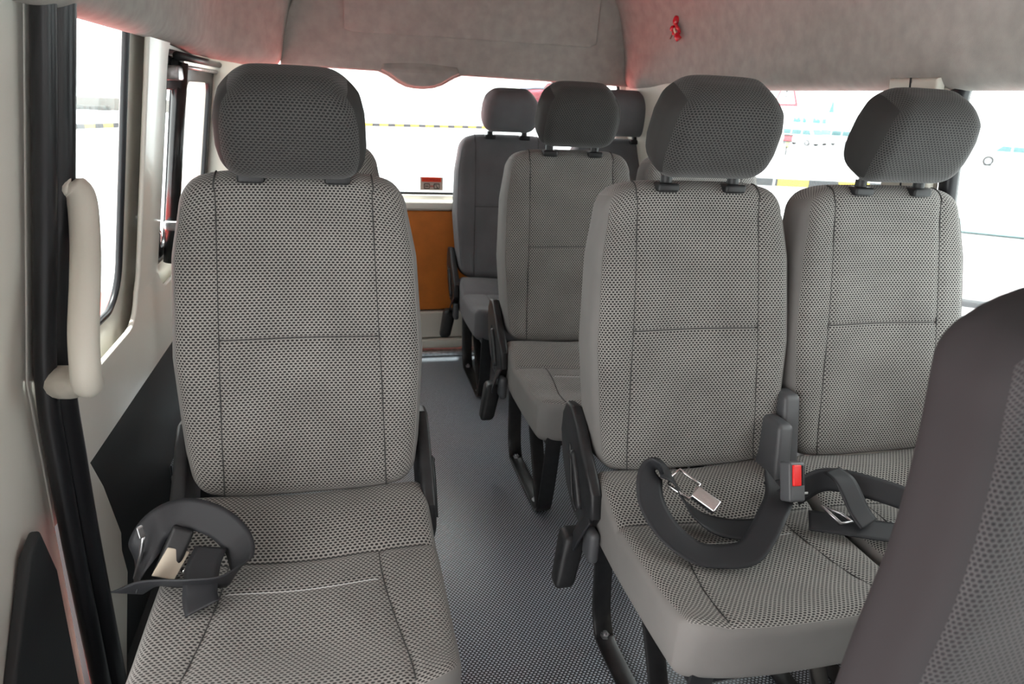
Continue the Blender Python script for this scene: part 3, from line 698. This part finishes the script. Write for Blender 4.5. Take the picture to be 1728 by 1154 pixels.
bm = bmesh.new(); rbox(bm, (.010, .005, .020), .002, (2, 1, 2)); o = bmobj('silver_tongue', bm, M_STEEL, bk2); o.location = (-.002, -.062, .105); o.rotation_euler = (R(-5), R(-5), R(40))
bm = bmesh.new(); tube(bm, [(0, -.06, .095), (-.012, -.05, .05), (-.03, -.03, .0)], .003, 8, spline=4); bmobj('cable', bm, M_STEEL, bk2)
bm = bmesh.new(); tube(bm, [(.035, -.055, -.0), (.055, -.058, .012), (.05, -.06, .028)], .004, 8, spline=4); bmobj('buckle_clip', bm, M_CHROME, bk2)

# ------------------------------------------------------------------ outside
GZ = -1.5
KX = 1.154    # the car park lies a little lower than the road shoulder
bm = bmesh.new(); v = [bm.verts.new(p) for p in ((-150, -60, GZ), (150, -60, GZ), (150, 260, GZ), (-150, 260, GZ))]; bm.faces.new(v)
gr = bmobj('ground', bm, pl('pale_asphalt', (.50, .53, .55), .9, noise=.05, nscale=.4)); gr['kind'] = 'structure'
bm = bmesh.new(); box(bm, -8.5, -.9, 1.9, 9.5, GZ, GZ+.11, .02); box(bm, -8.5, -1.9, .2, 1.9, GZ, GZ+.11, .02); box(bm, -2.2, 5.5, 3.4, 9.0, GZ, GZ+.02, .005); sw = bmobj('paving_bounce', bm, pl('red_paving_bounce', (.80, .09, .08), .9)); sw['kind'] = 'structure'  # paving beside the van; front and rear slabs added to bounce pink light
MY, MKK = pl('curb_yellow', (.85, .62, .05), .8), pl('curb_black', (.03, .035, .04), .8)
def curb(p0, p1, step, label):
    p0, p1 = Vector((p0[0]*KX, p0[1]*KX, GZ)), Vector((p1[0]*KX, p1[1]*KX, GZ)); d = (p1-p0); step *= KX; n = int(d.length/step); ang = math.atan2(d.y, d.x)
    e = empty('striped_curb', p0, label, 'curb', None, ang)
    for i in range(n):
        bm = bmesh.new(); box(bm, i*step, (i+1)*step, -.12, .12, 0, .28, .02); bmobj('curb_stone', bm, MY if i % 2 else MKK, e)
curb((-13.5, 35.0), (-9.9, 43.2), .62, 'yellow and black curb beyond the road in the left window')
curb((1.3, 53.2), (14.0, 57.3), .60, 'thin yellow and black curb far behind the rear glass')
curb((11.0, 21.5), (18.0, 19.9), 1.0, 'yellow and black curb across the car park on the right')
MWH, MCG, MTY, MHUB = pl('white_car_paint', (.8, .8, .8), .3, coat=.5), pl('car_glass', (.06, .14, .15), .15), pl('tyre', (.02, .02, .02), .8), pl('wheel_hub', (.35, .35, .37), .4, .6)
def car(nm, loc, rz, prof, wins, W_, wheels, wr_, label, group, paint=MWH):
    e = empty(nm, loc, label, 'van' if 'van' in nm else 'car', group, rz)
    def tap(v): return 1-.16*ss(.9, 1.45 if max(p[1] for p in prof) < 1.7 else 2.2, v)
    sheet('body', prof, [], W_, lambda u, v, t: (u, t*tap(v), v), paint, e, bevel=.05)
    for s_ in (-1, 1):
        for wn_ in wins: sheet('side_window', wn_, [], .02, lambda u, v, t: (u, s_*(W_/2*tap(v)+.002)+t, v), MCG, e, bevel=.004)
        for x in wheels:
            bm = bmesh.new(); cyl(bm, (x, s_*(W_/2-.16), wr_), (0, s_, 0), wr_, .18, 24); wh = bmobj('wheel', bm, MTY, e, auto=40)
            bm = bmesh.new(); cyl(bm, (x, s_*(W_/2+.02), wr_), (0, s_, 0), wr_*.62, .015, 20, wr_*.5); bmobj('hub_cap', bm, MHUB, wh, auto=40)
    return e
VP = [(-2.35, .30), (2.25, .30), (2.38, .55), (2.36, .95), (2.15, 1.15), (1.70, 1.85), (1.45, 1.98), (-2.15, 2.0), (-2.35, 1.8)]
VW = [[(-2.1, 1.15), (-.9, 1.15), (-.9, 1.70), (-2.05, 1.70)], [(-.8, 1.15), (.5, 1.15), (.5, 1.70), (-.8, 1.70)], [(.6, 1.15), (1.85, 1.15), (1.5, 1.70), (.6, 1.70)]]
def windscreen(e, pts, W_):
    bm = bmesh.new(); (x0, z0), (x1, z1) = pts; w0, w1 = W_*.46, W_*.41
    v = [bm.verts.new(p) for p in ((x0+.05, -w0, z0), (x0+.05, w0, z0), (x1+.05, w1, z1), (x1+.05, -w1, z1))]
    f = bm.faces.new(v); r = bmesh.ops.extrude_face_region(bm, geom=[f]); bmesh.ops.translate(bm, verts=[q for q in r['geom'] if isinstance(q, bmesh.types.BMVert)], vec=(-.04, 0, -.02))
    bmobj('windscreen', bm, MCG, e, smooth=False)
vans = [(34.5, 49.4, 'small white van at the left end of the parked row'), (36.4, 51.0, 'white parked van second from the left of the row'), (38.6, 50.2, 'white parked van third from the left, near the green lettering'), (40.9, 49.6, 'white parked van fourth from the left of the row'), (43.6, 49.0, 'white parked van half hidden by the window seat headrest')]
for x, y, lab in vans:
    e = car('parked_van', (x*KX, y*KX, GZ), R(-72), VP, VW, 1.7, (-1.45, 1.45), .34, lab, None); windscreen(e, ((2.12, 1.2), (1.72, 1.8)), 1.7); e.scale = (.78,)*3
SP = [(-2.2, .28), (2.2, .28), (2.28, .55), (2.2, .78), (1.25, .95), (.55, 1.40), (-.75, 1.45), (-1.55, 1.02), (-2.2, .95), (-2.28, .6)]
SW = [[(-1.15, .98), (-.2, .98), (-.2, 1.34), (-.72, 1.36)], [(-.12, .98), (.98, .98), (.45, 1.32), (-.12, 1.35)]]
e = car('white_sedan', (36.4*KX, 32.8*KX, GZ), R(-46), SP, SW, 1.7, (-1.35, 1.35), .33, 'white sedan parked alone right of the window seat headrest', None); windscreen(e, ((1.2, .98), (.62, 1.36)), 1.65); e.scale = (.95,)*3
e = car('white_car', (9.7, 8.5, GZ), R(-128), [(-2.2, .28), (2.2, .28), (2.28, .50), (2.25, .78), (1.15, .98), (.45, 1.12), (-.75, 1.12), (-1.55, 1.0), (-2.2, .95), (-2.28, .6)], [], 1.75, (-1.35, 1.35), .33, 'white car bonnet close outside the right window behind the front seat', None)
for x, z, x2, z2 in ((1.16, 1.0, .5, 1.13),):
    windscreen(e, ((x, z), (x2, z2)), 1.7)
bm = bmesh.new(); box(bm, 2.24, 2.34, -.85, .85, .40, .47, .02); bmobj('grille', bm, MKK, e)
bm = bmesh.new(); box(bm, -1.4, 1.4, -.90, -.86, .42, .48, .01); bmobj('side_trim', bm, MKK, e); e.scale = (1.22,)*3
# warning sign
sg = empty('warning_sign', (13.22, 20.0, GZ), 'red-bordered triangular warning sign on a pole at the car park', 'sign', None, R(-88))
bm = bmesh.new(); cyl(bm, (0, .05, 0), (0, 0, 1), .03, 3.9, 12); bmobj('pole', bm, pl('galvanised_pole', (.6, .6, .6), .5), sg)
tri = lambda k: [(-.56*k, 3.17-.33*k), (.56*k, 3.17-.33*k), (.0, 3.17+.70*k)]
sheet('sign_border', tri(1.08), [tri(.86)], .03, lambda u, v, t: (u, t, v), pl('sign_red', (.72, .03, .05), .5), sg, bevel=.005)
sheet('sign_face', tri(.9), [], .012, lambda u, v, t: (u, t, v), pl('sign_white', (.85, .85, .85), .5), sg, bevel=.001)
bm = bmesh.new(); box(bm, -.03, .04, -.04, -.012, 3.20, 3.34, .01); box(bm, -.02, .03, -.04, -.012, 3.08, 3.13, .01); box(bm, .0, .08, -.04, -.012, 3.32, 3.38, .01); bmobj('sign_symbol', bm, MKK, sg)
# delivery motorbike
mb = empty('delivery_motorbike', (24.75*KX, 36.65*KX, GZ), 'motorbike with a red delivery box below the warning sign', 'motorbike', None, R(-34))
def part(nm, mat, *bx, par=mb):
    bm = bmesh.new()
    for b_ in bx: box(bm, *b_, .03, 3)
    return bmobj(nm, bm, mat, par)
part('box_lid', MKK, (-.30, .30, -.25, .25, 1.22, 1.32)); part('delivery_box', pl('box_red', (.75, .08, .10), .5), (-.28, .28, -.23, .23, .92, 1.22))
part('rack', MKK, (-.30, .30, -.3, .3, .84, .92)); part('fender', pl('fender_yellow', (.5, .48, .2), .5), (-.10, .18, -.2, .2, .45, .84))
bm = bmesh.new(); cyl(bm, (-.06, -.1, .30), (1, 0, 0), .30, .12, 20); bmobj('wheel', bm, MTY, mb, auto=40)
bm = bmesh.new(); tube(bm, [(-.26, 0, .84), (-.28, 0, .4), (-.30, 0, .02)], .03, 8); bmobj('side_stand', bm, MHUB, mb)
# far buildings
MBW, MGR = pl('white_render', (.75, .75, .74), .8), pl('green_sign', (.05, .45, .30), .5)
bd = empty('shop_building', (64.5, 88, GZ), 'long white building with green lettering behind the parked vans', 'building', None, R(-36))
bm = bmesh.new(); box(bm, -12, 12, 0, 8, 0, 2.9, .1); bmobj('wall', bm, MBW, bd, smooth=False)
random.seed(9)
for x0, wd in ((-3.9, .9), (-2.7, .35), (-2.0, .15), (-1.4, .9), (-.2, .5)):
    bm = bmesh.new(); q = x0
    while q < x0+wd:
        h = random.uniform(.35, .75); z = 1.45+random.uniform(0, .25); box(bm, q, q+.11, -.15, -.02, z, z+h, .02, 1); q += .17
    box(bm, x0, x0+wd, -.15, -.02, 1.5, 1.64, .02, 1); bmobj('sign_letters', bm, MGR, bd, smooth=False)
bm = bmesh.new(); box(bm, 2.2, 4.3, -.1, -.02, 2.15, 2.25, .02, 1); box(bm, 2.6, 4.2, -.1, -.02, 1.7, 1.8, .02, 1); bmobj('louvre', bm, pl('pale_green', (.06, .16, .14), .6), bd, smooth=False)
tw = empty('pointed_tower', (77.3, 104, GZ), 'pale green pointed spire rising above the shop building', 'tower', None, R(-38))
bm = bmesh.new(); cyl(bm, (0, 0, 0), (0, 0, 1), .8, 2.7, 4); bmobj('shaft', bm, MBW, tw, smooth=False)
bm = bmesh.new(); cyl(bm, (0, 0, 2.5), (0, 0, 1), .75, 2.6, 4, .05); bmobj('spire', bm, pl('spire_green', (.06, .20, .16), .6), tw, smooth=False)
bm = bmesh.new(); box(bm, -42, -12, 74, 75, GZ, -.38, .05); bw = bmobj('boundary_wall', bm, pl('beige_wall', (.16, .155, .14), .9, noise=.1, nscale=.3), smooth=False); tag(bw, 'low beige boundary wall beyond the road in the left window', 'wall')
hd_ = bmesh.new(); random.seed(3)
for i in range(34):
    x = -25.2+.16*i; rbox(hd_, (.4, .4, random.uniform(.25, .5)), .12, (1, 1, 1), off=(x, 73+random.uniform(-.3, .3), GZ+.2), nr=2)
hg = bmobj('hedge', hd_, pl('dusty_hedge', (.04, .045, .04), .9)); tag(hg, 'thin dark hedge line at the foot of the far wall', 'hedge')
